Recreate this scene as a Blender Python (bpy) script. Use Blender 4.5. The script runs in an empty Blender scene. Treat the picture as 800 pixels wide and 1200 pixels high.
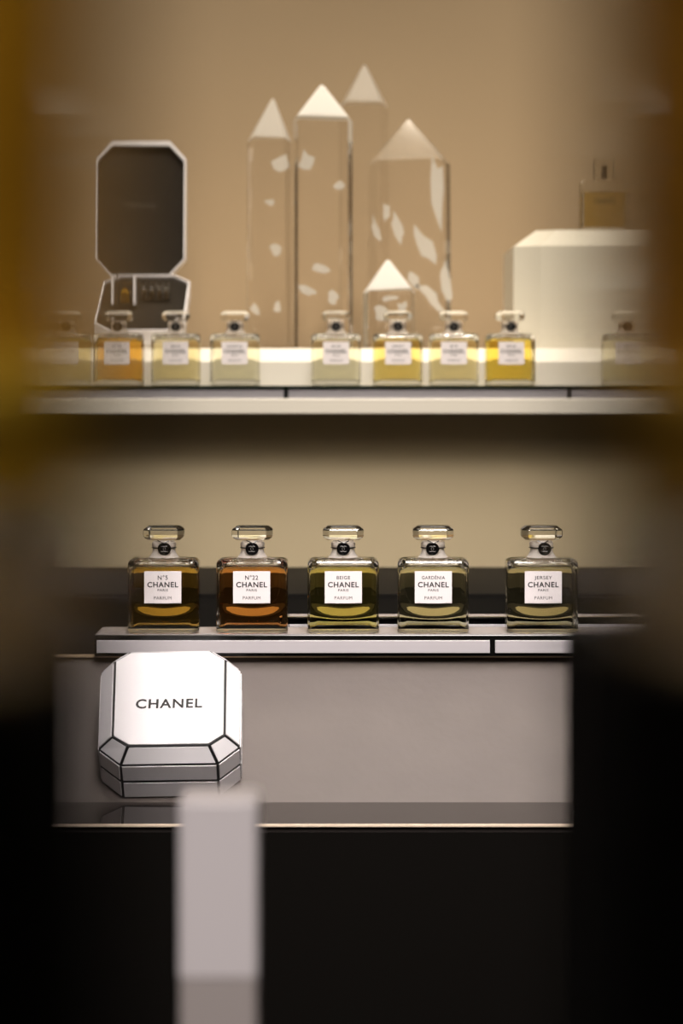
import bpy, bmesh, math, random
from mathutils import Vector, Matrix
random.seed(7)
S = bpy.context.scene
COL = S.collection

# ------------------------------------------------------------------ camera
F = 2600.0                       # focal length in pixels of the 800x1200 frame
CZ = 1.40                        # camera height
HOR = 450.0                      # horizon row
cam = bpy.data.cameras.new('camera')
cam.sensor_fit = 'VERTICAL'
cam.sensor_height = 36.0
cam.lens = F / 1200.0 * 36.0
cam.shift_y = -(600.0 - HOR) / 1200.0
cam.clip_start = 0.01
cam.clip_end = 50
cam.dof.use_dof = True
cam.dof.focus_distance = 1.345
cam.dof.aperture_fstop = 78.0 / 8.0      # pupil of about 8 mm
cam_o = bpy.data.objects.new('camera', cam)
cam_o.location = (0, 0, CZ)
cam_o.rotation_euler = (math.pi / 2, 0, 0)
COL.objects.link(cam_o)
S.camera = cam_o

# ------------------------------------------------------------------ world, lights, exposure
S.view_settings.view_transform = 'Standard'
S.view_settings.look = 'None'
S.view_settings.gamma = 1.0
S.view_settings.use_curve_mapping = False
S.view_settings.exposure = 0.0
S.cycles.max_bounces = 24
S.cycles.transmission_bounces = 20
S.cycles.glossy_bounces = 8
S.cycles.sample_clamp_indirect = 4.0
w = bpy.data.worlds.new('world')
S.world = w
w.use_nodes = True
w.node_tree.nodes['Background'].inputs[0].default_value = (0.5, 0.42, 0.32, 1)
w.node_tree.nodes['Background'].inputs[1].default_value = 0.02


def area(name, loc, target, sx, sy, power, col, spread=180):
    l = bpy.data.lights.new(name, 'AREA')
    l.shape = 'RECTANGLE'
    l.size, l.size_y = sx, sy
    l.energy = power
    l.color = col
    l.spread = math.radians(spread)
    o = bpy.data.objects.new(name, l)
    o.location = loc
    d = Vector(target) - Vector(loc)
    o.rotation_euler = d.to_track_quat('-Z', 'Y').to_euler()
    COL.objects.link(o)
    return o


WARM = (1.0, 0.89, 0.745)
NEUT = (1.0, 0.93, 0.90)
area('upper_wall_lamp', (0.05, 1.72, 2.55), (0.05, 2.2, 1.35), 1.3, 0.22, 7.2, WARM)
for lx in (-0.30, 0.10, 0.42):
    area('upper_spot', (lx, 1.55, 2.60), (lx * 0.8, 2.08, 1.45), 0.07, 0.07, 0.75, WARM, 50)
area('panel_wash_lamp', (0.05, 0.85, 2.02), (0.05, 2.0, 1.25), 0.60, 0.80, 0.50, (1.0, 0.88, 0.74), 42)  # added fill that brightens the panel under the shelf
area('lower_deck_lamp', (0.08, 1.05, 2.35), (0.0, 1.42, 1.22), 0.30, 0.40, 1.4, NEUT, 80)
area('front_row_lamp', (0.08, 0.60, 2.08), (0.02, 1.40, 1.21), 0.30, 0.60, 1.5, NEUT, 44)
area('foreground_lamp', (-0.12, -0.35, 2.35), (-0.03, 0.59, 1.24), 0.12, 0.12, 0.55, NEUT, 30)  # added unseen fill that brightens the pale foreground bar

# ------------------------------------------------------------------ helpers


def lin(r, g, b):
    def f(c):
        c /= 255.0
        return c / 12.92 if c <= 0.04045 else ((c + 0.055) / 1.055) ** 2.4
    return (f(r), f(g), f(b), 1.0)


def px(x, y, d):
    """world point that shows at pixel x, y when it stands d metres away"""
    return Vector(((x - 400.0) * d / F, d, CZ + (HOR - y) * d / F))


def mat(name, col, rough=0.5, metal=0.0, bump=0.0, bump_scale=200.0, spec=0.5, coat=0.0, vary=0.0, vary_scale=20.0):
    m = bpy.data.materials.new(name)
    m.use_nodes = True
    nt = m.node_tree
    b = nt.nodes['Principled BSDF']
    b.inputs['Base Color'].default_value = col
    b.inputs['Roughness'].default_value = rough
    b.inputs['Metallic'].default_value = metal
    b.inputs['Specular IOR Level'].default_value = spec
    b.inputs['Coat Weight'].default_value = coat
    if bump or vary:
        tc = nt.nodes.new('ShaderNodeTexCoord')
    if vary:
        n = nt.nodes.new('ShaderNodeTexNoise')
        n.inputs['Scale'].default_value = vary_scale
        n.inputs['Detail'].default_value = 5
        nt.links.new(tc.outputs['Object'], n.inputs['Vector'])
        r = nt.nodes.new('ShaderNodeValToRGB')
        r.color_ramp.elements[0].position = 0.3
        r.color_ramp.elements[1].position = 0.7
        r.color_ramp.elements[0].color = tuple(c * (1 - vary) for c in col[:3]) + (1,)
        r.color_ramp.elements[1].color = tuple(min(1, c * (1 + vary)) for c in col[:3]) + (1,)
        nt.links.new(n.outputs['Fac'], r.inputs[0])
        nt.links.new(r.outputs[0], b.inputs['Base Color'])
    if bump:
        n2 = nt.nodes.new('ShaderNodeTexNoise')
        n2.inputs['Scale'].default_value = bump_scale
        n2.inputs['Detail'].default_value = 6
        nt.links.new(tc.outputs['Object'], n2.inputs['Vector'])
        bp = nt.nodes.new('ShaderNodeBump')
        bp.inputs['Strength'].default_value = bump
        bp.inputs['Distance'].default_value = 0.001
        nt.links.new(n2.outputs['Fac'], bp.inputs['Height'])
        nt.links.new(bp.outputs[0], b.inputs['Normal'])
    return m


def glass(name, col=(1, 1, 1, 1), ior=1.5, rough=0.0, absorb=None, density=0.0, bump=0.0, bump_scale=20):
    m = bpy.data.materials.new(name)
    m.use_nodes = True
    nt = m.node_tree
    nt.nodes.remove(nt.nodes['Principled BSDF'])
    out = nt.nodes['Material Output']
    g = nt.nodes.new('ShaderNodeBsdfGlass')
    g.inputs['Color'].default_value = col
    g.inputs['IOR'].default_value = ior
    g.inputs['Roughness'].default_value = rough
    nt.links.new(g.outputs[0], out.inputs['Surface'])
    if absorb:
        v = nt.nodes.new('ShaderNodeVolumeAbsorption')
        v.inputs['Color'].default_value = absorb
        v.inputs['Density'].default_value = density
        nt.links.new(v.outputs[0], out.inputs['Volume'])
    if bump:
        tc = nt.nodes.new('ShaderNodeTexCoord')
        n2 = nt.nodes.new('ShaderNodeTexNoise')
        n2.inputs['Scale'].default_value = bump_scale
        n2.inputs['Detail'].default_value = 3
        nt.links.new(tc.outputs['Object'], n2.inputs['Vector'])
        bp = nt.nodes.new('ShaderNodeBump')
        bp.inputs['Strength'].default_value = bump
        bp.inputs['Distance'].default_value = 0.002
        nt.links.new(n2.outputs['Fac'], bp.inputs['Height'])
        nt.links.new(bp.outputs[0], g.inputs['Normal'])
    return m


def tag(o, label=None, cat=None, group=None, kind=None):
    for k, v in (('label', label), ('category', cat), ('group', group), ('kind', kind)):
        if v:
            o[k] = v
    return o


def empty(name, loc, rz=0.0):
    o = bpy.data.objects.new(name, None)
    o.empty_display_size = 0.02
    o.location = loc
    o.rotation_euler = (0, 0, rz)
    COL.objects.link(o)
    return o


def link(name, me, material=None, parent=None, smooth=False):
    if material and not me.materials:
        me.materials.append(material)
    if smooth:
        for p in me.polygons:
            p.use_smooth = True
    o = bpy.data.objects.new(name, me)
    COL.objects.link(o)
    if parent:
        o.parent = parent
    return o


def bm_obj(name, bm, material=None, parent=None, smooth=False, fix=True):
    if fix:
        bmesh.ops.recalc_face_normals(bm, faces=bm.faces)
    me = bpy.data.meshes.new(name)
    bm.to_mesh(me)
    bm.free()
    return link(name, me, material, parent, smooth)


def box_bm(a, b, bevel=0.0, bm=None, segs=2):
    bm = bm or bmesh.new()
    x0, y0, z0 = (min(p, q) for p, q in zip(a, b))
    x1, y1, z1 = (max(p, q) for p, q in zip(a, b))
    vs = [bm.verts.new(p) for p in ((x0, y0, z0), (x1, y0, z0), (x1, y1, z0), (x0, y1, z0),
                                     (x0, y0, z1), (x1, y0, z1), (x1, y1, z1), (x0, y1, z1))]
    fs = [bm.faces.new([vs[i] for i in q]) for q in
          ((0, 3, 2, 1), (4, 5, 6, 7), (0, 1, 5, 4), (1, 2, 6, 5), (2, 3, 7, 6), (3, 0, 4, 7))]
    if bevel:
        es = list({e for f in fs for e in f.edges})
        bmesh.ops.bevel(bm, geom=es, offset=bevel, segments=segs, affect='EDGES', profile=0.5)
    return bm


def add_box(name, a, b, material, parent=None, bevel=0.0, segs=2):
    return bm_obj(name, box_bm(a, b, bevel, segs=segs), material, parent)


def loft(bm, rings, cap0=True, cap1=True):
    vr = [[bm.verts.new(p) for p in r] for r in rings]
    n = len(vr[0])
    for a, b in zip(vr[:-1], vr[1:]):
        for i in range(n):
            j = (i + 1) % n
            bm.faces.new((a[i], a[j], b[j], b[i]))
    if cap0:
        bm.faces.new(list(reversed(vr[0])))
    if cap1:
        bm.faces.new(vr[-1])
    return vr


def rrect(w, d, r, z, n=6):
    r = min(r, w / 2 - 1e-5, d / 2 - 1e-5)
    pts = []
    for cx, cy, a0 in ((w / 2 - r, d / 2 - r, 0), (-w / 2 + r, d / 2 - r, 90), (-w / 2 + r, -d / 2 + r, 180), (w / 2 - r, -d / 2 + r, 270)):
        for k in range(n):
            a = math.radians(a0 + 90.0 * k / (n - 1))
            pts.append((cx + r * math.cos(a), cy + r * math.sin(a), z))
    return pts


def octa(w, d, cx, cy, z):
    return [(w / 2, -d / 2 + cy, z), (w / 2, d / 2 - cy, z), (w / 2 - cx, d / 2, z), (-w / 2 + cx, d / 2, z),
            (-w / 2, d / 2 - cy, z), (-w / 2, -d / 2 + cy, z), (-w / 2 + cx, -d / 2, z), (w / 2 - cx, -d / 2, z)]


def prism_bm(front, back, bm=None):
    """solid between two matching outlines"""
    bm = bm or bmesh.new()
    loft(bm, [front, back])
    return bm


def tube_bm(pts, r, closed=False, seg=8, bm=None):
    bm = bm or bmesh.new()
    pts = [Vector(p) for p in pts]
    rings = []
    n = len(pts)
    for i, p in enumerate(pts):
        if closed:
            t = pts[(i + 1) % n] - pts[i - 1]
        else:
            t = pts[min(i + 1, n - 1)] - pts[max(i - 1, 0)]
        t.normalize()
        up = Vector((0, 0, 1)) if abs(t.z) < 0.9 else Vector((1, 0, 0))
        a = t.cross(up).normalized()
        b = t.cross(a).normalized()
        rings.append([bm.verts.new(p + a * r * math.cos(2 * math.pi * k / seg) + b * r * math.sin(2 * math.pi * k / seg)) for k in range(seg)])
    m = n if closed else n - 1
    for i in range(m):
        A, B = rings[i], rings[(i + 1) % n]
        for k in range(seg):
            l = (k + 1) % seg
            bm.faces.new((A[k], A[l], B[l], B[k]))
    if not closed:
        bm.faces.new(list(reversed(rings[0])))
        bm.faces.new(rings[-1])
    return bm


_text_cache = {}


def text_mesh(lines):
    """lines: (string, cap height, width or None, centre height, weight); lettering lies in x-z, facing -y"""
    key = tuple(lines)
    if key in _text_cache:
        return _text_cache[key]
    bm = bmesh.new()
    for s, cap, width, cz, weight in lines:
        cu = bpy.data.curves.new('lettering', 'FONT')
        cu.body = s
        cu.align_x = 'CENTER'
        cu.size = 1.0
        cu.offset = weight
        cu.space_character = 1.12
        cu.resolution_u = 4
        o = bpy.data.objects.new('lettering', cu)
        COL.objects.link(o)
        dg = bpy.context.evaluated_depsgraph_get()
        me = bpy.data.meshes.new_from_object(o.evaluated_get(dg))
        bpy.data.objects.remove(o)
        bpy.data.curves.remove(cu)
        xs = [v.co.x for v in me.vertices]
        caps = 0.727
        sz = cap / caps
        sx = width / (max(xs) - min(xs)) if width else sz * 1.08
        mx = (max(xs) + min(xs)) / 2
        vs = [bm.verts.new(((v.co.x - mx) * sx, 0, v.co.y * sz + cz - cap / 2)) for v in me.vertices]
        for p in me.polygons:
            try:
                bm.faces.new([vs[i] for i in p.vertices])
            except ValueError:
                pass
        bpy.data.meshes.remove(me)
    for f in bm.faces:
        if f.normal.y > 0 or (f.normal_update() or f.normal.y > 0):
            f.normal_flip()
    g = bmesh.ops.extrude_face_region(bm, geom=list(bm.faces))
    for v in [e for e in g['geom'] if isinstance(e, bmesh.types.BMVert)]:
        v.co.y -= 0.00006
    bmesh.ops.recalc_face_normals(bm, faces=bm.faces)
    me = bpy.data.meshes.new('lettering')
    bm.to_mesh(me)
    bm.free()
    _text_cache[key] = me
    return me


# ------------------------------------------------------------------ materials
M = {}
M['wall'] = mat('taupe_wall', lin(176, 153, 122), 0.75, bump=0.05, bump_scale=60)
M['lower_panel'] = mat('taupe_panel', lin(226, 207, 168), 0.7, bump=0.05, bump_scale=90)
M['dark_room'] = mat('dark_room_paint', lin(52, 44, 36), 0.8)
M['floor'] = mat('dark_floor', lin(40, 36, 32), 0.35, vary=0.2, vary_scale=4)
M['black'] = mat('black_lacquer', lin(14, 13, 12), 0.16)
M['black_satin'] = mat('black_satin', lin(18, 17, 16), 0.35)
M['counter_black'] = mat('black_counter', lin(20, 18, 16), 0.22)
M['white_shelf'] = mat('white_lacquer', lin(226, 220, 207), 0.3)
M['block_white'] = mat('white_block_paint', lin(208, 202, 186), 0.4)
M['inlay_white'] = mat('pale_inlay', lin(188, 183, 186), 0.3)
M['plate'] = mat('grey_gloss_plate', lin(186, 178, 178), 0.12)  # pale grey put in for the wall reflected on the bar tops
M['velvet'] = mat('matte_black', lin(12, 11, 10), 0.9, spec=0.05)
M['deck'] = mat('grey_leather', lin(97, 88, 83), 0.5, bump=0.35, bump_scale=130, vary=0.05, vary_scale=30)
M['ledge'] = mat('ledge_gloss', lin(52, 47, 45), 0.05)
M['trim'] = mat('pale_gold_trim', lin(232, 205, 170), 0.4, metal=0.4)
M['bright_trim'] = mat('pale_brass_trim', lin(252, 230, 204), 0.35)
M['chrome'] = mat('chrome', lin(220, 214, 204), 0.12, metal=1.0)
M['box_white'] = mat('white_card', lin(240, 236, 238), 0.35)
M['box_black'] = mat('black_card', lin(16, 15, 16), 0.4)
M['inside_dark'] = mat('dark_velvet', lin(34, 29, 23), 0.8, spec=0.2)
M['paper'] = mat('white_label_paper', lin(238, 230, 230), 0.6)
M['ink'] = mat('black_ink', lin(22, 20, 20), 0.6)
M['ink_faint'] = mat('grey_foil', lin(66, 58, 48), 0.5)
M['wax'] = mat('black_wax', lin(10, 9, 9), 0.18)
M['emblem'] = mat('seal_relief', lin(92, 88, 84), 0.3)
M['glass'] = glass('clear_glass', (0.985, 0.985, 0.97, 1), 1.5)
M['frost'] = glass('frosted_glass', (0.97, 0.93, 0.88, 1), 1.05, rough=0.5)


def milky(m, col, amount):
    nt = m.node_tree
    g = [n for n in nt.nodes if n.type == 'BSDF_GLASS'][0]
    out = nt.nodes['Material Output']
    d = nt.nodes.new('ShaderNodeBsdfDiffuse')
    t = nt.nodes.new('ShaderNodeBsdfTranslucent')
    d.inputs[0].default_value = col
    t.inputs[0].default_value = col
    a = nt.nodes.new('ShaderNodeMixShader')
    a.inputs[0].default_value = 0.5
    nt.links.new(d.outputs[0], a.inputs[1])
    nt.links.new(t.outputs[0], a.inputs[2])
    b = nt.nodes.new('ShaderNodeMixShader')
    b.inputs[0].default_value = amount
    nt.links.new(g.outputs[0], b.inputs[1])
    nt.links.new(a.outputs[0], b.inputs[2])
    nt.links.new(b.outputs[0], out.inputs['Surface'])


milky(M['frost'], (0.92, 0.85, 0.78, 1), 0.7)
M['flaw_glass'] = glass('milky_flaw', (0.99, 0.98, 0.95, 1), 1.0, rough=0.2)
milky(M['flaw_glass'], (0.97, 0.95, 0.9, 1), 0.5)
M['crystal'] = glass('rock_crystal', (0.995, 0.99, 0.985, 1), 1.45, bump=0.04, bump_scale=14)
M['flaw'] = mat('white_crystal_flaw', lin(250, 246, 236), 0.4)
M['thin_glass'] = bpy.data.materials.new('thin_clear_glass')
M['thin_glass'].use_nodes = True
nt = M['thin_glass'].node_tree
nt.nodes.remove(nt.nodes['Principled BSDF'])
a_ = nt.nodes.new('ShaderNodeBsdfTransparent')
b_ = nt.nodes.new('ShaderNodeBsdfGlossy')
b_.inputs['Roughness'].default_value = 0.08
f_ = nt.nodes.new('ShaderNodeFresnel')
f_.inputs['IOR'].default_value = 1.9
c_ = nt.nodes.new('ShaderNodeMixShader')
nt.links.new(f_.outputs[0], c_.inputs[0])
nt.links.new(a_.outputs[0], c_.inputs[1])
nt.links.new(b_.outputs[0], c_.inputs[2])
nt.links.new(c_.outputs[0], nt.nodes['Material Output'].inputs['Surface'])
M['vial_gold'] = mat('golden_vial_liquid', lin(214, 160, 40), 0.2)
M['vial_brown'] = mat('brown_vial_liquid', lin(120, 98, 66), 0.3)
M['edge_glass'] = mat('dark_green_glass_edge', lin(34, 42, 34), 0.1)
M['tube_white'] = mat('white_tube', lin(214, 206, 206), 0.35)  # pale upper tone of the imitated reflection
M['tube_grey'] = mat('grey_tube', lin(168, 158, 154), 0.4)  # darker lower tone of the imitated reflection


def liquid(name, r, g, b, density):
    return glass('liquid_' + name, (1, 1, 1, 1), 0.915, absorb=(r, g, b, 1), density=density)


# ------------------------------------------------------------------ room
X0, X1, Y0, Y1, ZC = -1.7, 1.7, -1.3, 2.34, 2.75
add_box('floor', (X0, Y0, -0.1), (X1, Y1, 0), M['floor'])['kind'] = 'structure'
add_box('ceiling', (X0, Y0, ZC), (X1, Y1, ZC + 0.1), M['dark_room'])['kind'] = 'structure'
add_box('wall_back', (X0, Y1, 0), (X1, Y1 + 0.1, ZC), M['wall'])['kind'] = 'structure'
add_box('wall_left', (X0 - 0.1, Y0, 0), (X0, Y1, ZC), M['dark_room'])['kind'] = 'structure'
add_box('wall_right', (X1, Y0, 0), (X1 + 0.1, Y1, ZC), M['dark_room'])['kind'] = 'structure'
add_box('wall_front', (X0, Y0 - 0.1, 0), (X1, Y0, ZC), M['dark_room'])['kind'] = 'structure'

# ------------------------------------------------------------------ display counter (black, with a sloped leather deck)
CW = 0.95
SL = math.radians(38)
TOPZ = 1.2319                    # black top
DT = 1.372                       # where the sloped deck meets it
LEN = 0.1185
Dj, Zj = DT - LEN * math.cos(SL), TOPZ - LEN * math.sin(SL)     # foot of the sloped deck
Df = 1.2125                      # front edge of the ledge
cnt = empty('display_counter', (0, 1.6, 0))
tag(cnt, 'black display counter with a sloped grey leather front deck and a glossy ledge', 'counter')
off = Vector((0, 1.6, 0))


def C_(p):
    return Vector(p) - off


bm = bmesh.new()
prof = [(Df, 0.0), (Df, Zj - 0.004), (Dj, Zj - 0.004), (DT, TOPZ - 0.004), (2.0, TOPZ - 0.004), (2.0, 0.0)]
loft(bm, [[C_((-CW, y, z)) for y, z in prof], [C_((CW, y, z)) for y, z in prof]])
bm_obj('counter_body', bm, M['counter_black'], cnt)
add_box('black_top', C_((-CW, DT + 0.002, TOPZ - 0.004)), C_((CW, 2.0, TOPZ)), M['velvet'], cnt)
bm = bmesh.new()
e = 0.0035
prof = [(Dj, Zj), (DT, TOPZ), (DT + 0.002, TOPZ), (DT + 0.002, TOPZ - 0.004), (DT, TOPZ - 0.004), (Dj, Zj - 0.004)]
loft(bm, [[C_((-CW, y, z)) for y, z in prof], [C_((CW, y, z)) for y, z in prof]])
bm_obj('leather_deck', bm, M['deck'], cnt)
add_box('ledge', C_((-CW, Df + 0.0012, Zj - 0.004)), C_((CW, Dj, Zj)), M['ledge'], cnt)
add_box('front_trim', C_((-CW, Df - 0.0010, Zj - 0.0007)), C_((CW, Df + 0.0012, Zj + 0.0004)), M['bright_trim'], cnt)
add_box('deck_trim', C_((-CW, DT - 0.0042, TOPZ - 0.0005)), C_((CW, DT + 0.0016, TOPZ + 0.0008)), M['trim'], cnt)

# ------------------------------------------------------------------ display shelf (upper tier)
shelf = empty('display_shelf', (0, 2.1, 0))
tag(shelf, 'white upper display shelf with a taupe panel beneath and a dark glass edge on top', 'shelf')
off2 = Vector((0, 2.1, 0))
SD = 1.93
zt = px(0, 452, SD).z
zi1, zi0 = px(0, 455, SD).z, px(0, 467, SD).z
zs = px(0, 485, SD).z
add_box('taupe_front', Vector((-CW - 0.3, 2.0, TOPZ)) - off2, Vector((CW + 0.3, 2.325, zs)) - off2, M['lower_panel'], shelf)
add_box('shelf_board', Vector((-CW - 0.3, SD, zs)) - off2, Vector((CW + 0.3, 2.325, zi0)) - off2, M['white_shelf'], shelf, 0.0008)
add_box('riser_core', Vector((-CW - 0.3, SD + 0.004, zi0)) - off2, Vector((CW + 0.3, 2.325, zi1)) - off2, M['black_satin'], shelf)
add_box('glass_sheet', Vector((-CW - 0.3, SD - 0.001, zi1)) - off2, Vector((CW + 0.3, 2.325, zt)) - off2, M['edge_glass'], shelf)
mod = 333.0 / F * SD
x = (335 - 400) / F * SD - 4 * mod
for k in range(9):
    g = 0.0022
    add_box('inlay', Vector((x + g, SD + 0.0015, zi0 + 0.0002)) - off2, Vector((x + mod - g, SD + 0.0039, zi1 - 0.0002)) - off2, M['inlay_white'], shelf)
    x += mod

# white plinth with a bevelled front edge
PD = 2.0
zp = px(0, 408, PD).z
zpb = px(0, 424, PD).z
pl = bmesh.new()
prof = [(PD, zt), (PD, zpb), (PD + (zp - zpb), zp), (2.30, zp), (2.30, zt)]
loft(pl, [[(-1.1, y, z) for y, z in prof], [(1.1, y, z) for y, z in prof]])
tag(bm_obj('display_plinth', pl, M['white_shelf']), 'low white plinth along the shelf, with crystals and white block on it', 'plinth')


# ------------------------------------------------------------------ display risers under the front row (black bars with white inlays)
def riser(name, xs, y0, y1, z0, h, label, m_in):
    r = empty(name, (0, y0, z0))
    o = Vector((0, y0, z0))
    tag(r, label, 'display bar')
    add_box('bar', Vector((xs[0], y0 + 0.002, z0)) - o, Vector((xs[-1], y1, z0 + h)) - o, M['black'], r, 0.0006)
    add_box('top_plate', Vector((xs[0] + 0.001, y0 + 0.003, z0 + h)) - o, Vector((xs[-1] - 0.001, y1 - 0.001, z0 + h + 0.0003)) - o, M['plate'], r)  # added plate, its pale colour imitates a reflection and brightens the bottle bases
    for a, b in zip(xs[:-1], xs[1:]):
        add_box('inlay', Vector((a + 0.0016, y0 + 0.0004, z0 + h * 0.17)) - o, Vector((b - 0.0016, y0 + 0.0023, z0 + h * 0.75)) - o, m_in, r, 0.0003)
    return r


RD = 1.36
RH = 0.0134
m1 = 467.0 / F * RD
xa = (110 - 400) / F * RD
riser('display_riser', [xa, xa + m1, xa + 2 * m1], RD, RD + 0.044, TOPZ + 0.0008, RH,
      'black bar with white inlay strips carrying the five front bottles', M['inlay_white'])
xb = (336 - 400) / F * 1.445
rb = riser('display_riser', [xb, xb + m1, xb + 2 * m1], 1.446, 1.474, TOPZ + 0.0001, 0.0150,
           'black inlaid bar set back behind the front bottles, mostly hidden', M['inlay_white'])
add_box('edge_strip', (xb, -0.0012, 0.0153), (xb + 2 * m1, 0.003, 0.0163), M['chrome'], rb)
RZ = TOPZ + 0.0008 + RH + 0.0003
add_box('black_glass_sheet', C_((-CW, 1.745, TOPZ)), C_((CW, 1.9995, TOPZ + 0.003)), mat('dark_glass', lin(22, 20, 18), 0.6, spec=0.08), cnt)

# ------------------------------------------------------------------ perfume bottles
BW, BD, BH = 0.0440, 0.0225, 0.0466


def bulged(w_, d_, r_, z_, n=7, m=11, amount=1.0):
    """rounded rectangle ring whose long faces are divided and swell by a fraction of a millimetre, as moulded glass does"""
    base_ = rrect(w_, d_, r_, z_, n)
    pts_ = []
    for q in range(4):
        pts_ += base_[q * n:(q + 1) * n]
        if q in (0, 2):
            a_, b_ = base_[(q + 1) * n - 1], base_[((q + 1) * n) % (4 * n)]
            pts_ += [tuple(a_[i] + (b_[i] - a_[i]) * k / (m + 1) for i in range(3)) for k in range(1, m + 1)]
    out_ = []
    for x_, y_, zz in pts_:
        u_ = x_ / 0.020
        if abs(u_) < 1 and amount:
            z0_ = 0.0165 + 0.0040 * u_ * u_
            bu = 0.00070 * math.exp(-((zz - z0_) / 0.0052) ** 2) * (1 - u_ ** 4)
            y_ += math.copysign(bu * amount, y_)
        out_.append((x_, y_, zz))
    return out_


def weighted(me):
    acc = [Vector((0, 0, 0)) for _ in me.vertices]
    for p in me.polygons:
        p.use_smooth = True
        for v in p.vertices:
            acc[v] += p.normal * p.area
    me.normals_split_custom_set_from_vertices([tuple(a.normalized()) for a in acc])


def bottle_meshes():
    P = {}
    bm = bmesh.new()
    rings = []
    N = 7
    for k in range(4):
        a = math.pi / 2 * k / 3
        i = 0.0018 * (1 - math.sin(a))
        rings.append(bulged(BW - 2 * i, BD - 2 * i, 0.0042, 0.0018 * (1 - math.cos(a)), amount=0))
    rs = 0.0042
    for k in range(1, 25):
        rings.append(bulged(BW, BD, 0.0042, 0.0018 + (BH - rs - 0.0018) * k / 25))
    for k in range(7):
        a = math.pi / 2 * k / 6
        i = rs * (1 - math.cos(a))
        rings.append(bulged(BW - 2 * i, BD - 2 * i * 0.9, 0.0045, BH - rs + rs * math.sin(a) * 0.85, amount=0))
    zb = rings[-1][0][2]
    for rr, z in ((0.0094, zb + 0.0004), (0.0083, zb + 0.0016), (0.0072, zb + 0.0036), (0.0069, zb + 0.0062),
                  (0.0072, zb + 0.0070), (0.0075, zb + 0.0080), (0.0074, zb + 0.0094), (0.0070, zb + 0.0099)):
        rings.append(bulged(2 * rr, 2 * rr, rr, z, amount=0))
    loft(bm, rings)
    bmesh.ops.remove_doubles(bm, verts=bm.verts, dist=2e-5)
    bmesh.ops.recalc_face_normals(bm, faces=bm.faces)
    # air pocket above the liquid: an inner shell that faces inwards
    b2 = bmesh.new()
    iw = 0.0026
    rr = [rrect(BW - 2 * iw - 0.002, BD - 2 * iw - 0.001, 0.0035, 0.0412, N), rrect(BW - 2 * iw - 0.003, BD - 2 * iw - 0.0015, 0.0035, 0.0424, N),
          rrect(BW - 2 * iw - 0.008, BD - 2 * iw - 0.004, 0.0035, 0.0436, N)]
    loft(b2, rr)
    bmesh.ops.recalc_face_normals(b2, faces=b2.faces)
    bmesh.ops.reverse_faces(b2, faces=b2.faces)
    me2 = bpy.data.meshes.new('pocket')
    b2.to_mesh(me2)
    b2.free()
    bm.from_mesh(me2)
    bpy.data.meshes.remove(me2)
    me = bpy.data.meshes.new('glass_body')
    bm.to_mesh(me)
    bm.free()
    P['body'] = me
    P['neck0'] = zb
    # liquid
    bm = bmesh.new()
    lw, ld = BW - 2 * iw, BD - 2 * iw

    def arch(pts):
        return [(x_, y_, z_ + 0.0055 * max(0.0, 1 - (x_ / (lw / 2)) ** 2)) for x_, y_, z_ in pts]
    rings = [arch(rrect(lw - 0.0012, ld - 0.0024, 0.003, 0.0030, N)), arch(rrect(lw - 0.0002, ld - 0.0012, 0.0034, 0.0036, N))]
    for k in range(1, 9):
        q = k / 8.0
        rings.append([(x_, y_, z_ + 0.0055 * max(0.0, 1 - (x_ / (lw / 2)) ** 2) * (1 - q) ** 1.5)
                      for x_, y_, z_ in rrect(lw, ld - 0.0012 * (1 - q) ** 4, 0.0036, 0.0036 + 0.0150 * q, N)])
    rings += [rrect(lw, ld, 0.0036, 0.0370, N), rrect(lw - 0.0006, ld - 0.0004, 0.0036, 0.0390, N), rrect(lw - 0.0022, ld - 0.0012, 0.0036, 0.0411, N)]
    vr = loft(bm, rings, cap0=False)
    b = vr[0]
    n = len(b)
    # arched bottom cap: join points mirrored in y
    pos = sorted(range(n), key=lambda i: (b[i].co.x))
    top = [v for v in b if v.co.y > 0]
    bot = [v for v in b if v.co.y < 0]
    top.sort(key=lambda v: (round(v.co.x, 7), v.co.y))
    order_t = [b[i] for i in range(0, 2 * N)]          # right to left along +y
    order_b = [b[i] for i in range(4 * N - 1, 2 * N - 1, -1)]
    for i in range(2 * N - 1):
        bm.faces.new((order_t[i], order_t[i + 1], order_b[i + 1], order_b[i]))
    bmesh.ops.recalc_face_normals(bm, faces=bm.faces)
    me = bpy.data.meshes.new('liquid')
    bm.to_mesh(me)
    bm.free()
    P['liquid'] = me
    # stopper
    bm = bmesh.new()
    z0 = zb + 0.0112
    sw, sd, sh = 0.0252, 0.0170, 0.0086
    rings = [octa(sw - 0.0052, sd - 0.0048, 0.0030, 0.0030, z0), octa(sw - 0.0008, sd - 0.0008, 0.0036, 0.0036, z0 + 0.0018), octa(sw, sd, 0.0038, 0.0038, z0 + 0.0026),
             octa(sw, sd, 0.0038, 0.0038, z0 + sh - 0.0026), octa(sw - 0.0008, sd - 0.0008, 0.0036, 0.0036, z0 + sh - 0.0018), octa(sw - 0.0060, sd - 0.0052, 0.0026, 0.0026, z0 + sh)]
    loft(bm, rings)
    me = bpy.data.meshes.new('stopper')
    bmesh.ops.recalc_face_normals(bm, faces=bm.faces)
    bm.to_mesh(me)
    bm.free()
    P['stopper'] = me
    # frosted plug between stopper and neck
    bm = bmesh.new()
    loft(bm, [rrect(2 * r_, 2 * r_, r_, z_, N) for r_, z_ in ((0.0066, zb + 0.0100), (0.0064, zb + 0.0106), (0.0058, z0 - 0.00005))])
    me = bpy.data.meshes.new('stopper_plug')
    bmesh.ops.recalc_face_normals(bm, faces=bm.faces)
    bm.to_mesh(me)
    bm.free()
    P['plug'] = me
    # black thread round the neck with a small tied end
    zr = zb + 0.0064
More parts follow.
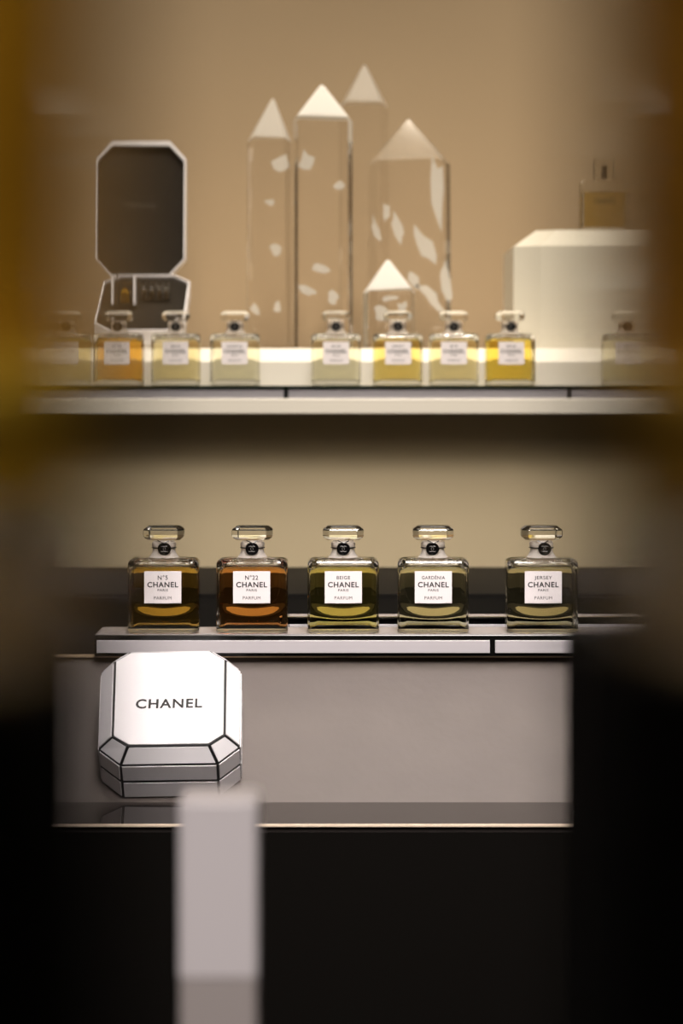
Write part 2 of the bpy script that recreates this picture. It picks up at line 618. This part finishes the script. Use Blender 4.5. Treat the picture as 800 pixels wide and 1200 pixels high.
    bm = tube_bm([(0.0074 * math.cos(2 * math.pi * k / 28), 0.0074 * math.sin(2 * math.pi * k / 28), zr) for k in range(28)], 0.00036, True)
    tube_bm([(-0.0034, -0.0078, zr + 0.0047), (-0.0012, -0.0085, zr + 0.0038), (0.0004, -0.0087, zr + 0.0032), (0.0016, -0.0085, zr + 0.0037), (0.0034, -0.0078, zr + 0.0046)], 0.00030, bm=bm)
    me = bpy.data.meshes.new('thread')
    bmesh.ops.recalc_face_normals(bm, faces=bm.faces)
    bm.to_mesh(me)
    bm.free()
    P['thread'] = me
    # wax seal
    bm = bmesh.new()
    rg = []
    for r_, y_ in ((0.0038, -0.0075), (0.0041, -0.0079), (0.0041, -0.0084), (0.0038, -0.0088), (0.0032, -0.0088), (0.0030, -0.0086)):
        rg.append([(r_ * (1 + 0.03 * math.sin(3 * a_ + 1)) * math.cos(a_), y_, zr - 0.0004 + r_ * (1 + 0.03 * math.cos(2 * a_)) * math.sin(a_)) for a_ in [2 * math.pi * k / 24 for k in range(24)]])
    loft(bm, rg)
    me = bpy.data.meshes.new('wax_seal')
    bmesh.ops.recalc_face_normals(bm, faces=bm.faces)
    bm.to_mesh(me)
    bm.free()
    P['seal'] = me
    bm = bmesh.new()
    zc = zr - 0.0004
    for sgn in (-1, 1):
        pts = []
        for k in range(15):
            a_ = math.radians(50 + 260 * k / 14)
            pts.append((sgn * (0.0016 * math.cos(a_)) - sgn * -0.0009, -0.0087, zc + 0.0017 * math.sin(a_)))
        tube_bm(pts, 0.00024, seg=6, bm=bm)
    me = bpy.data.meshes.new('seal_emblem')
    bmesh.ops.recalc_face_normals(bm, faces=bm.faces)
    bm.to_mesh(me)
    bm.free()
    P['emblem'] = me
    # paper label
    LZ = 0.0287
    P['lz'] = LZ
    bm = box_bm((-0.0114, -BD / 2 - 0.00058, LZ - 0.0099), (0.0114, -BD / 2 - 0.00044, LZ + 0.0099))
    me = bpy.data.meshes.new('paper_label')
    bmesh.ops.recalc_face_normals(bm, faces=bm.faces)
    bm.to_mesh(me)
    bm.free()
    P['paper'] = me
    for p in P['body'].polygons:
        p.material_index = 1 if p.center[2] > zb + 0.0006 else 0
    for k in ('body', 'liquid', 'plug', 'thread', 'seal', 'emblem'):
        for p in P[k].polygons:
            p.use_smooth = True
        if k in ('body', 'liquid'):
            weighted(P[k])
        else:
            P[k].set_sharp_from_angle(angle=math.radians(38))
    return P


BM = bottle_meshes()
for k, mk in (('body', 'glass'), ('stopper', 'glass'), ('body', 'frost'), ('plug', 'frost'), ('thread', 'wax'), ('seal', 'wax'), ('emblem', 'emblem'), ('paper', 'paper')):
    BM[k].materials.append(M[mk])


def perfume_bottle(loc, rz, liq, name_line, label, group, seal_dx=0.0, thin=False):
    t = empty('perfume_bottle', loc, rz)
    tag(t, label, 'perfume bottle', group)
    link('glass_body', BM['body'], None, t)
    lm = BM['liquid'].copy()
    if thin:
        lm.transform(Matrix.Translation((0, 0, -0.00237)) @ Matrix.Diagonal((1.10, 1.18, 1.0577, 1.0)))
    l = link('liquid', lm, liq, t)
    s = link('stopper', BM['stopper'], None, t)
    link('stopper_plug', BM['plug'], None, s)
    link('thread', BM['thread'], None, t)
    se = link('wax_seal', BM['seal'], None, t)
    se.location = (seal_dx, 0.0006 * abs(seal_dx) / 0.002, 0)
    link('seal_emblem', BM['emblem'], None, se)
    lab = link('paper_label', BM['paper'], None, t)
    u = 0.00053
    lines = [('CHANEL', 0.0033, 0.0190, 3.2 * u, 0.024), ('PARIS', 0.0015, 0.0064, -3.3 * u, 0.012), ('PARFUM', 0.0020, 0.0108, -12.2 * u, 0.0)]
    if name_line:
        wd = {'N°5': 0.0062, 'N°22': 0.0080, 'BEIGE': 0.0082, 'GARDÉNIA': 0.0142, 'JERSEY': 0.0108, '1932': 0.0072}[name_line]
        lines.append((name_line, 0.0027 if name_line[0] in 'N1' else 0.0021, wd, 11.3 * u, 0.014 if name_line[0] == 'N' else 0.010))
    tm = text_mesh(lines)
    tx = link('lettering', tm, M['ink'], lab)
    tx.location = (0, -BD / 2 - 0.00059, BM['lz'])
    return t


L_amber = liquid('amber', .97, .77, .0, 130)
L_orange = liquid('orange', .99, .62, .0, 125)
L_yellow = liquid('yellow', .97, .90, .12, 90)
L_pale = liquid('pale_yellow', .98, .95, .58, 70)
L_green = liquid('pale_green', .92, .88, .55, 80)
front = [(190.5, L_amber, 'N°5', 'square glass perfume bottle of olive amber liquid, far left in the front row', 0.0007),
         (295.0, L_orange, 'N°22', 'square glass perfume bottle of deep orange liquid, second in the front row', 0.0),
         (402.0, L_yellow, 'BEIGE', 'square glass perfume bottle of yellow liquid, in the middle of the front row', 0.0),
         (508.0, L_pale, 'GARDÉNIA', 'square glass perfume bottle of pale liquid above the bar, fourth in the front row', -0.0005),
         (636.0, L_green, 'JERSEY', 'square glass perfume bottle of dull greenish liquid, far right in the front row', 0.0012)]
BY = 1.375
for i, (cx, lq, nm, lab, sd) in enumerate(front):
    perfume_bottle(Vector(((cx - 400) / F * (BY - 0.011), BY, RZ)), math.radians((0.6, -0.5, 0.4, -1.2, 0.6)[i]), lq, nm, lab, 'front row of perfume bottles', sd)

U_or = liquid('bright_orange', .99, .80, .0, 200)
U_ye = liquid('soft_yellow', .99, .90, .43, 130)
U_gold = liquid('gold_yellow', .985, .86, .05, 130)
U_pale = liquid('faint_yellow', .99, .925, .62, 100)
U_clear = liquid('near_clear', .98, .95, .72, 60)
upper = [(75, U_ye, 'N°5', 'blurred bottle of yellow liquid at the far left of the upper row', 0),
         (137, U_or, 'N°22', 'bottle of bright orange liquid in the upper row before the open black box', 0),
         (205, U_pale, 'BEIGE', 'bottle of cream tinted liquid in the upper row, right of the orange one', 0),
         (275, U_clear, 'GARDÉNIA', 'nearly colourless bottle in the upper row between the open box and the crystals', 0),
         (393.5, U_clear, 'BEIGE', 'nearly colourless bottle in the upper row before the tall crystal with dark edges', 0),
         (466, U_ye, 'JERSEY', 'bottle of soft yellow liquid in the upper row before the smallest crystal', 0),
         (532, U_pale, 'N°5', 'bottle of pale yellow liquid in the upper row before the broad crystal', 0),
         (598, U_gold, 'BEIGE', 'bottle of strong yellow liquid in the upper row at the white block corner', 0),
         (737, U_clear, '1932', 'dim colourless bottle at the far right of the upper row before the white block', 0)]
UY = 1.962
for i, (cx, lq, nm, lab, sd) in enumerate(upper):
    perfume_bottle(Vector(((cx - 400) / F * (UY - 0.008), UY, zt)), math.radians((2, -3, 2, 0, 1, 1, -2, 3, 0)[i]), lq, nm, lab, 'upper row of perfume bottles', sd)


# ------------------------------------------------------------------ closed octagonal box on the sloped deck
bx = empty('octagonal_box', (0, 0, 0))
tag(bx, 'closed white octagonal box with black edge lines lying on the grey deck', 'box')
U = Vector((1, 0, 0))
V = Vector((0, math.cos(SL), math.sin(SL)))
N_ = Vector((0, -math.sin(SL), math.cos(SL)))
BXC = (196.5 - 400) / F * 1.268
Lb, Wb, Tb, Cb = 0.0870, 0.0815, 0.0375, 0.0100
BV = 0.0060                      # bevel width at the short ends
TAPER = 0.035
org = Vector((BXC, Dj, Zj)) + V * 0.0012 + N_ * 0.0006
bx.matrix_world = Matrix.Translation(org + V * 0.002) @ Matrix((U, V, N_)).transposed().to_4x4() @ Matrix.Rotation(0.020, 4, 'Z')
co = 0.0125


def octv(w_, l0, l1, cx_, cy_, n_):
    pts = [Vector((w_ / 2, l0 + cy_, n_)), Vector((w_ / 2, l1 - cy_, n_)), Vector((w_ / 2 - cx_, l1, n_)), Vector((-w_ / 2 + cx_, l1, n_)),
            Vector((-w_ / 2, l1 - cy_, n_)), Vector((-w_ / 2, l0 + cy_, n_)), Vector((-w_ / 2 + cx_, l0, n_)), Vector((w_ / 2 - cx_, l0, n_))]
    return [Vector((p.x * (1 + TAPER * p.y / Lb) - 0.025 * (p.y - Lb / 2), p.y, p.z)) for p in pts]


ti = 0.0006
bm = bmesh.new()
loft(bm, [octv(Wb - 2 * ti, ti, Lb - ti, co, co, 0.0), octv(Wb - 2 * ti, ti, Lb - ti, co, co, 0.0132)])
base_o = bm_obj('box_base', bm, M['box_black'], bx)
bm = bmesh.new()
inn = 0.0089
rings = [octv(Wb - 2 * ti, ti, Lb - ti, co, co, 0.0138), octv(Wb - 2 * ti, ti, Lb - ti, co, co, Tb - Cb - ti), octv(Wb - 2 * inn, BV, Lb - BV, inn, 0.0074, Tb - ti)]
loft(bm, rings)
lid_o = bm_obj('box_lid', bm, M['box_black'], bx)


def plate(name, quad, nrm, parent, mtl, shrink=0.0009, th=0.0006):
    """a thin inset plate on a face, its edges drawn in so that a black line stays between plates"""
    c = sum(quad, Vector()) / len(quad)
    n = len(quad)
    q = []
    for i in range(n):
        p, a, b = quad[i], quad[i - 1], quad[(i + 1) % n]
        e1, e2 = (a - p).normalized(), (b - p).normalized()
        s_ = e1.cross(e2).length
        q.append(p + (e1 + e2) * shrink / max(s_, 0.3))
    nrm = nrm.normalized()
    bm_ = bmesh.new()
    loft(bm_, [q, [p + nrm * th for p in q]])
    return bm_obj(name, bm_, mtl, parent)


def facen(q):
    return (q[1] - q[0]).cross(q[2] - q[0]).normalized()


o_out = octv(Wb - 2 * ti, ti, Lb - ti, co, co, Tb - Cb - ti)
o_in = octv(Wb - 2 * inn, BV, Lb - BV, inn, 0.0074, Tb - ti)
top_plate = plate('lid_panel', o_in, Vector((0, 0, 1)), lid_o, M['box_white'], 0.0009)
o_mid = octv(Wb - 2 * ti, ti, Lb - ti, co, co, 0.0138)
o_b0 = octv(Wb - 2 * ti, ti, Lb - ti, co, co, 0.0)
o_b1 = octv(Wb - 2 * ti, ti, Lb - ti, co, co, 0.0132)
for i in range(8):
    j = (i + 1) % 8
    q = [o_out[i], o_out[j], o_in[j], o_in[i]]
    plate('bevel_panel', q, facen(q), lid_o, M['box_white'])
    q = [o_mid[i], o_mid[j], o_out[j], o_out[i]]
    plate('side_panel', q, facen(q), lid_o, M['box_white'], 0.0009)
    q = [o_b0[i], o_b0[j], o_b1[j], o_b1[i]]
    plate('side_panel', q, facen(q), base_o, M['box_white'], 0.0009)
tm = text_mesh([('CHANEL', 0.0073, 0.0385, 0.0, 0.026)])
tx = link('lettering', tm, M['ink'], lid_o)
tx.rotation_euler = (-math.pi / 2, 0, 0)
tx.location = (0.0000, 0.0385, Tb + 0.00005)

# ------------------------------------------------------------------ open octagonal box on the plinth
ob = empty('open_octagonal_box', (0, 0, 0))
tag(ob, 'open dark octagonal box with white rims, upright lid and vials, left on the plinth', 'box')
k_ = 2.06 / F
OW = 107 * k_
ocx = (162 - 400) * k_
yb = 2.045


def P2(x_, y_, d_):
    return px(x_, y_, d_)


def tray(name, outline, inner, nrm, depth, rim_m, in_m, wall_m, parent):
    """a shallow open tray: outer wall, rim and dark recess. nrm points out of the opening"""
    t_ = bmesh.new()
    loft(t_, [[p - nrm * depth for p in outline], outline, inner, [p - nrm * depth * 0.55 for p in inner]], cap0=True, cap1=True)
    bmesh.ops.recalc_face_normals(t_, faces=t_.faces)
    me_ = bpy.data.meshes.new(name)
    t_.to_mesh(me_)
    t_.free()
    me_.materials.append(rim_m)
    me_.materials.append(in_m)
    o_ = link(name, me_, None, parent)
    return o_


def oct_frame(o3, ux, vy, w_, l_, cx_, cy_):
    q = [(w_ / 2, cy_), (w_ / 2, l_ - cy_), (w_ / 2 - cx_, l_), (-w_ / 2 + cx_, l_), (-w_ / 2, l_ - cy_), (-w_ / 2, cy_), (-w_ / 2 + cx_, 0), (w_ / 2 - cx_, 0)]
    return [o3 + ux * a_ + vy * b_ for a_, b_ in q]


TA = math.radians(27)
bv = Vector((0, math.cos(TA), math.sin(TA)))
bn = Vector((0, -math.sin(TA), math.cos(TA)))
z_front = px(0, 387, yb).z
o3 = Vector((ocx, yb, z_front))
OL = 0.1235
oc = 0.0155
out_b = oct_frame(o3, U, bv, OW, OL, oc, oc)
in_b = oct_frame(o3 + bv * 0.0016, U, bv, OW - 0.0034, OL - 0.0034, oc - 0.001, oc - 0.001)


def depth_tray(name, outer, inner, nrm, depth, parent):
    bm_ = bmesh.new()
    loft(bm_, [[p - nrm * depth for p in outer], outer, inner, [p - nrm * (depth - 0.003) for p in inner]])
    bmesh.ops.recalc_face_normals(bm_, faces=bm_.faces)
    me_ = bpy.data.meshes.new(name)
    bm_.to_mesh(me_)
    bm_.free()
    me_.materials.append(M['box_white'])
    return link(name, me_, None, parent)


bt = depth_tray('box_base', out_b, in_b, bn, 0.0150, ob)
flo = [p - bn * 0.0118 for p in in_b]
fl2 = [p - bn * 0.0060 for p in in_b]
bm = bmesh.new()
c_in = [p + (o3 + bv * OL / 2 - p) * 0.012 for p in in_b]
loft(bm, [[p - bn * 0.0118 for p in c_in], [p - bn * 0.0020 for p in c_in]])
bm_obj('dark_insert', bm, M['inside_dark'], bt)
# white wedge that props the base up
bm = bmesh.new()
f0 = o3 - bn * 0.0152
wy0, wy1 = f0.y + 0.001, f0.y + OL * math.cos(TA) * 0.85
pts = [(wy0, zp), (wy1, zp), (wy1, f0.z + (wy1 - f0.y) * math.tan(TA)), (wy0, f0.z + (wy0 - f0.y) * math.tan(TA))]
if pts[3][1] < zp + 0.001:
    pts[3] = (wy0, zp + 0.001)
loft(bm, [[Vector((ocx - OW / 2 + 0.014, y_, z_)) for y_, z_ in pts], [Vector((ocx + OW / 2 - 0.014, y_, z_)) for y_, z_ in pts]])
bm_obj('wedge_stand', bm, M['white_shelf'], ob)
# lid, standing almost upright behind the base
LA = math.radians(86)
lv = Vector((0, math.cos(LA), math.sin(LA)))
ln = Vector((0, -math.sin(LA), math.cos(LA)))
lo = o3 + bv * OL + Vector((0, 0.002, -0.001))
LL = 160 * (2.16 / F)
LW = 107 * 2.16 / F
lo.x = (163.5 - 400) / F * 2.16
out_l = oct_frame(lo, U, lv, LW, LL, oc * 1.02, oc * 1.12)
in_l = oct_frame(lo + lv * 0.0016, U, lv, LW - 0.0034, LL - 0.0058, oc - 0.0010, oc)
lt = depth_tray('box_lid', out_l, in_l, ln, 0.0160, ob)
bm = bmesh.new()
ctr = lo + lv * LL / 2
c_in = [p + (ctr - p) * 0.012 for p in in_l]
loft(bm, [[p - ln * 0.0128 for p in c_in], [p - ln * 0.0060 for p in c_in]])
dp = bm_obj('dark_lining', bm, M['inside_dark'], lt)
tx = link('lettering', text_mesh([('CHANEL', 0.0055, 0.034, 0.0, 0.012)]), M['ink_faint'], lt)
tx.location = lo + lv * (LL * 0.53) - ln * 0.0058
tx.rotation_euler = (math.radians(-4), 0, 0)


def vial(name, x_, d_, ybase, ytop, wpx, liq, label, group=None, capfrac=0.3, cradle=False):
    """small clear vial standing in the open box"""
    s_ = d_ / F
    h_ = (ybase - ytop) * s_
    w_ = wpx * s_
    t = empty(name, ((x_ - 400) * s_, d_, px(0, ybase, d_).z))
    tag(t, label, 'perfume vial', group)
    bm_ = bmesh.new()
    hb = h_ * (1 - capfrac)
    rr_ = [rrect(w_ - 0.001, w_ * .8 - 0.001, 0.002, 0, 5), rrect(w_, w_ * .8, 0.002, 0.0006, 5), rrect(w_, w_ * .8, 0.002, hb - 0.001, 5), rrect(w_ * .8, w_ * .6, 0.002, hb, 5)]
    loft(bm_, rr_)
    bm_obj('glass_body', bm_, M['thin_glass'], t)
    bm_ = bmesh.new()
    loft(bm_, [rrect(w_ * .55, w_ * .45, 0.002, h_ * .08, 5), rrect(w_ * .5, w_ * .4, 0.002, h_ * .38, 5), rrect(w_ * .2, w_ * .2, 0.001, h_ * .55, 5)])
    bm_obj('liquid', bm_, liq, t)
    bm_ = bmesh.new()
    loft(bm_, [rrect(w_ * .9, w_ * .7, 0.0012, hb + 0.0003, 5), rrect(w_ * .9, w_ * .7, 0.0012, h_, 5)])
    bm_obj('cap', bm_, M['thin_glass'], t)
    return t


def on_tray(fr):
    """height of the tray insert at a fraction of its length"""
    p = o3 + bv * (OL * fr) - bn * 0.0019
    return p


pv = on_tray(0.42)
s_ = pv.y / F
yb_px = HOR - (pv.z + 0.0028 - CZ) / s_
vial('spray_vial', 145, pv.y, yb_px, 320, 21, M['vial_gold'], 'clear spray vial with golden liquid in the open black box')
for sx_ in (131, 157):
    xw = (sx_ - 400) * s_
    hh = 0.030
    add_box('white_cradle', (xw - 0.0012, pv.y - 0.006, pv.z + 0.0035), (xw + 0.0012, pv.y + 0.004, pv.z + hh), M['box_white'], bt)
for i, vx in enumerate((168, 177, 186, 194)):
    vial('sample_vial', vx, pv.y + 0.012, HOR - (on_tray(0.52).z + 0.0022 - CZ) / ((pv.y + 0.012) / F), 331, 8, M['vial_brown'],
         ('first slim clear vial right of the spray vial in the open box', 'second slim clear vial right of the spray vial in the open box',
          'third slim clear vial right of the spray vial in the open box', 'fourth and rightmost slim vial in the open box')[i], 'slim vials in the open box')

# ------------------------------------------------------------------ rock crystal points


def tip_mat(amount):
    m = glass('crystal_tip', (0.99, 0.98, 0.95, 1), 1.3, rough=0.08 if amount < 0.2 else 0.35)
    milky(m, (0.97, 0.95, 0.90, 1), amount)  # milky white stands in for lamplight refracted in the tip
    return m


def crystal(label, xl, xr, ytip, xtip, ysh, d, flat, tip, widen=1.0, flaws=(), name='quartz_crystal'):
    s_ = d / F
    r_ = (xr - xl) / 2 * s_
    cx_ = ((xl + xr) / 2 - 400) * s_
    h_sh = px(0, ysh, d).z - zp
    h_t = px(0, ytip, d).z - zp
    t = empty(name, (cx_, d, zp))
    tag(t, label, 'crystal', 'rock crystal points on the plinth')
    rnd = random.Random(int(xl))
    fy = 0.50 if tip < 0.2 else 0.58
    base_ = [(1, 0), (flat, fy), (-flat, fy), (-1, 0.05), (-flat * 0.97, -fy), (flat, -fy)]
    sides = 6
    low = [(r_ * widen * a, r_ * b, 0.0) for a, b in base_]
    sh = [(r_ * a, r_ * b, h_sh + (-0.0045 if abs(b) < 0.1 else rnd.uniform(-0.0015, 0.0015))) for a, b in base_]
    bm_ = bmesh.new()
    tx_ = (xtip - 400) * s_ - cx_
    vr = loft(bm_, [low, sh], cap1=False)
    a_ = bm_.verts.new((tx_, 0, h_t))
    for i in range(sides):
        bm_.faces.new((vr[1][i], vr[1][(i + 1) % sides], a_))
    bmesh.ops.recalc_face_normals(bm_, faces=bm_.faces)
    bmesh.ops.bevel(bm_, geom=list(bm_.edges), offset=0.0009, segments=1, affect='EDGES')
    bm_.normal_update()
    for f in bm_.faces:
        f.material_index = 1 if f.normal.z > 0.08 and f.calc_center_median().z > h_sh - 0.004 else 0
    body = bm_obj('crystal_body', bm_, M['crystal'], t)
    body.data.materials.append(tip_mat(tip))
    for fx, fz_, fw, fh, tilt in flaws:
        # a milky internal flaw: a thin uneven shard
        c_ = Vector(((fx - 400) * s_ - cx_, -r_ * fy - 0.0006, px(0, fz_, d).z - zp))
        bm2 = bmesh.new()
        n_ = 9
        ring = []
        for k in range(n_):
            a2 = 2 * math.pi * k / n_
            rr2 = rnd.uniform(0.45, 1.25)
            ux_, uz_ = fw / 2 * s_ * rr2 * math.cos(a2), fh / 2 * s_ * rr2 * math.sin(a2)
            ca, sa = math.cos(tilt), math.sin(tilt)
            ring.append(Vector((ux_ * ca - uz_ * sa, 0.0, ux_ * sa + uz_ * ca)))
        loft(bm2, [[c_ + (p + Vector((0, -0.0003, 0))) for p in ring], [c_ + (p + Vector((0, 0.0003, 0))) for p in ring]])
        bm_obj('flaw', bm2, M['flaw_glass'], body)
    return t


crystal('tall narrow quartz point left of the dark edged one', 290, 341, 112, 320, 160, 2.11, .72, .50, 1.05,
        [(330, 192, 24, 26, 0.3), (300, 362, 12, 16, 0.4), (326, 362, 10, 16, 0), (322, 292, 16, 20, 0.2), (316, 238, 12, 10, 0)])
crystal('tall quartz point with dark side edges, in the centre of the group', 343, 413, 97, 377, 138, 2.055, .84, .85, 1.0,
        [(376, 316, 34, 14, -0.5), (362, 342, 26, 10, -0.4), (398, 218, 14, 12, 0), (358, 190, 20, 22, 0.3), (390, 350, 14, 18, 0.2)])
crystal('tallest quartz point standing at the back behind the broad one', 398, 454, 73, 427, 120, 2.185, .72, .35, 1.0, [])
crystal('broad quartz point with milky shards near the right end', 432, 527, 137, 478, 187, 2.105, .80, .14, 1.05,
        [(512, 225, 18, 84, 0.05), (466, 268, 14, 40, 0.35), (440, 272, 8, 34, 0.25), (496, 290, 18, 48, 0.5), (504, 350, 16, 46, 0.7), (452, 250, 10, 22, 0.1), (484, 330, 12, 30, 0.6), (520, 330, 12, 60, 0.2)])
crystal('smallest quartz point standing in front of the broad one', 425, 487, 302, 454, 338, 2.035, .78, .9, 1.0,
        [(446, 368, 18, 22, 0.4), (470, 362, 14, 20, -0.4), (456, 350, 22, 8, 0.1)])

# ------------------------------------------------------------------ white block with a spray bottle on it
d_ = 2.07
s_ = d_ / F
xl, xr = (603 - 400) * s_, (815 - 400) * s_
zt_b, zb_b = px(0, 268, d_).z, px(0, 288, d_).z
cw = 31 * s_
wid = xr - xl
dep = 0.16
yc_ = d_ + dep / 2 - 0.0
bm = bmesh.new()
bev = zt_b - zb_b
o1 = octa(wid, dep, cw, cw * 0.6, 0)
o2 = octa(wid, dep, cw, cw * 0.6, zb_b - zp)
o3b = octa(wid - 2 * cw * 0.9, dep - 2 * bev, cw * 0.8, cw * 0.5, zt_b - zp)
loft(bm, [o1, o2, o3b])
wb = bm_obj('white_block', bm, M['block_white'])
wb.location = ((xl + xr) / 2, yc_, zp)
tag(wb, 'white chamfered block on the plinth at the right carrying a spray bottle', 'display block')

sb = empty('spray_bottle', ((709 - 400) / F * 2.12, 2.12, zt_b))
tag(sb, 'amber square spray bottle with a clear cap standing on the white block', 'perfume bottle')
k2 = 2.12 / F
w2, h2 = 58 * k2, 60 * k2
bm = bmesh.new()
loft(bm, [rrect(w2 - .002, .020, .002, 0, 5), rrect(w2, .022, .003, .001, 5), rrect(w2, .022, .003, h2 - .003, 5), rrect(w2 - .004, .019, .003, h2, 5)])
bm_obj('glass_body', bm, M['glass'], sb)
bm = bmesh.new()
loft(bm, [rrect(w2 - .007, .016, .002, .004, 5), rrect(w2 - .007, .016, .002, h2 - .011, 5)])
bm_obj('liquid', bm, liquid('deep_gold', .92, .82, .3, 130), sb)
add_box('cap', (-12 * k2, -.009, h2 + .0015), (12 * k2, .009, h2 + 27 * k2), M['glass'], sb, .0012)
bm = bmesh.new()
loft(bm, [rrect(.0056, .0056, .0028, h2 + .003, 5), rrect(.0056, .0056, .0028, h2 + 18 * k2, 5)])
bm_obj('spray_pump', bm, M['black_satin'], sb)
add_box('collar', (-10 * k2, -.007, h2 + .0001), (10 * k2, .007, h2 + .0014), M['trim'], sb)
tx = link('lettering', text_mesh([('CHANEL', 0.0056, 0.0215, 0.0, 0.018), ('N°5', 0.0034, 0.0075, 0.0085, 0.0)]), M['ink'], sb)
tx.location = (0, -.0112, h2 * 0.60)

# ------------------------------------------------------------------ foreground: black counter with plinths and amber bottles, far out of focus
fc = add_box('foreground_counter', (-0.45, 0.04, 0.0), (0.45, 0.70, 1.165), M['counter_black'], None, 0.003)
tag(fc, 'black foreground counter below the frame carrying out of focus bottles and plinths', 'counter')


def plinth(name, a, b, label):
    t = add_box(name, a, b, M['velvet'], None, 0.0015)
    tag(t, label, 'plinth')
    return t


FZ = 1.165
FL = liquid('foreground_gold', .93, .83, .30, 200)
FR = liquid('foreground_brown', .78, .66, .24, 200)
for m_ in (FL, FR):
    [n for n in m_.node_tree.nodes if n.type == 'BSDF_GLASS'][0].inputs['Roughness'].default_value = 0.18
# left near plinth and bottle
dl = 0.088
zl = px(0, 725, dl).z
xe = (62 - 400) / F * 0.20
plinth('black_plinth', (xe - 0.052, 0.175, FZ), (xe, 0.225, px(0, 640, 0.2).z), 'black upright block blurred in the left foreground')
plinth('black_plinth', ((140 - 400) / F * dl - 0.050, 0.070, FZ), ((80 - 400) / F * dl, 0.108, zl), 'black plinth under the blurred amber bottle at the left')
perfume_bottle(Vector(((140 - 400) / F * dl - BW / 2, dl, zl)), math.radians(4), FL, None, 'amber bottle blurred large in the left foreground', 'blurred amber bottles in the foreground', thin=True)
dr = 0.098
zr_ = px(0, 715, dr).z
plinth('black_plinth', ((738 - 400) / F * dr, 0.080, FZ), ((738 - 400) / F * dr + 0.052, 0.118, zr_), 'black plinth under the blurred amber bottle at the right')
perfume_bottle(Vector(((690 - 400) / F * dr + BW / 2, dr, zr_)), math.radians(-4), FR, None, 'amber bottle blurred large in the right foreground', 'blurred amber bottles in the foreground', thin=True)
xr_ = (688 - 400) / F * 0.47
plinth('black_plinth', (xr_, 0.45, FZ), (xr_ + 0.10, 0.52, px(0, 765, 0.47).z), 'tall black block blurred at the lower right in front of the deck')

# solid pale bar, made up in place of a reflection in glass
td = 0.59
tz1, tzs = px(0, 931, td).z, px(0, 1133, td).z
tw = 90 * td / F
tb_ = empty('white_tube', ((258 - 400) / F * td, td, FZ))
tag(tb_, 'pale square cosmetic tube blurred in the foreground below the octagonal box', 'tube')
bm = bmesh.new()
loft(bm, [rrect(tw, tw, .0015, 0, 5), rrect(tw, tw, .0015, tzs - FZ - .0003, 5)])
bm_obj('tube_body', bm, M['tube_grey'], tb_)
bm = bmesh.new()
loft(bm, [rrect(tw + .0004, tw + .0004, .0015, tzs - FZ, 5), rrect(tw + .0004, tw + .0004, .0015, tz1 - FZ - .0008, 5), rrect(tw - .001, tw - .001, .0015, tz1 - FZ, 5)])
bm_obj('tube_cap', bm, M['tube_white'], tb_)
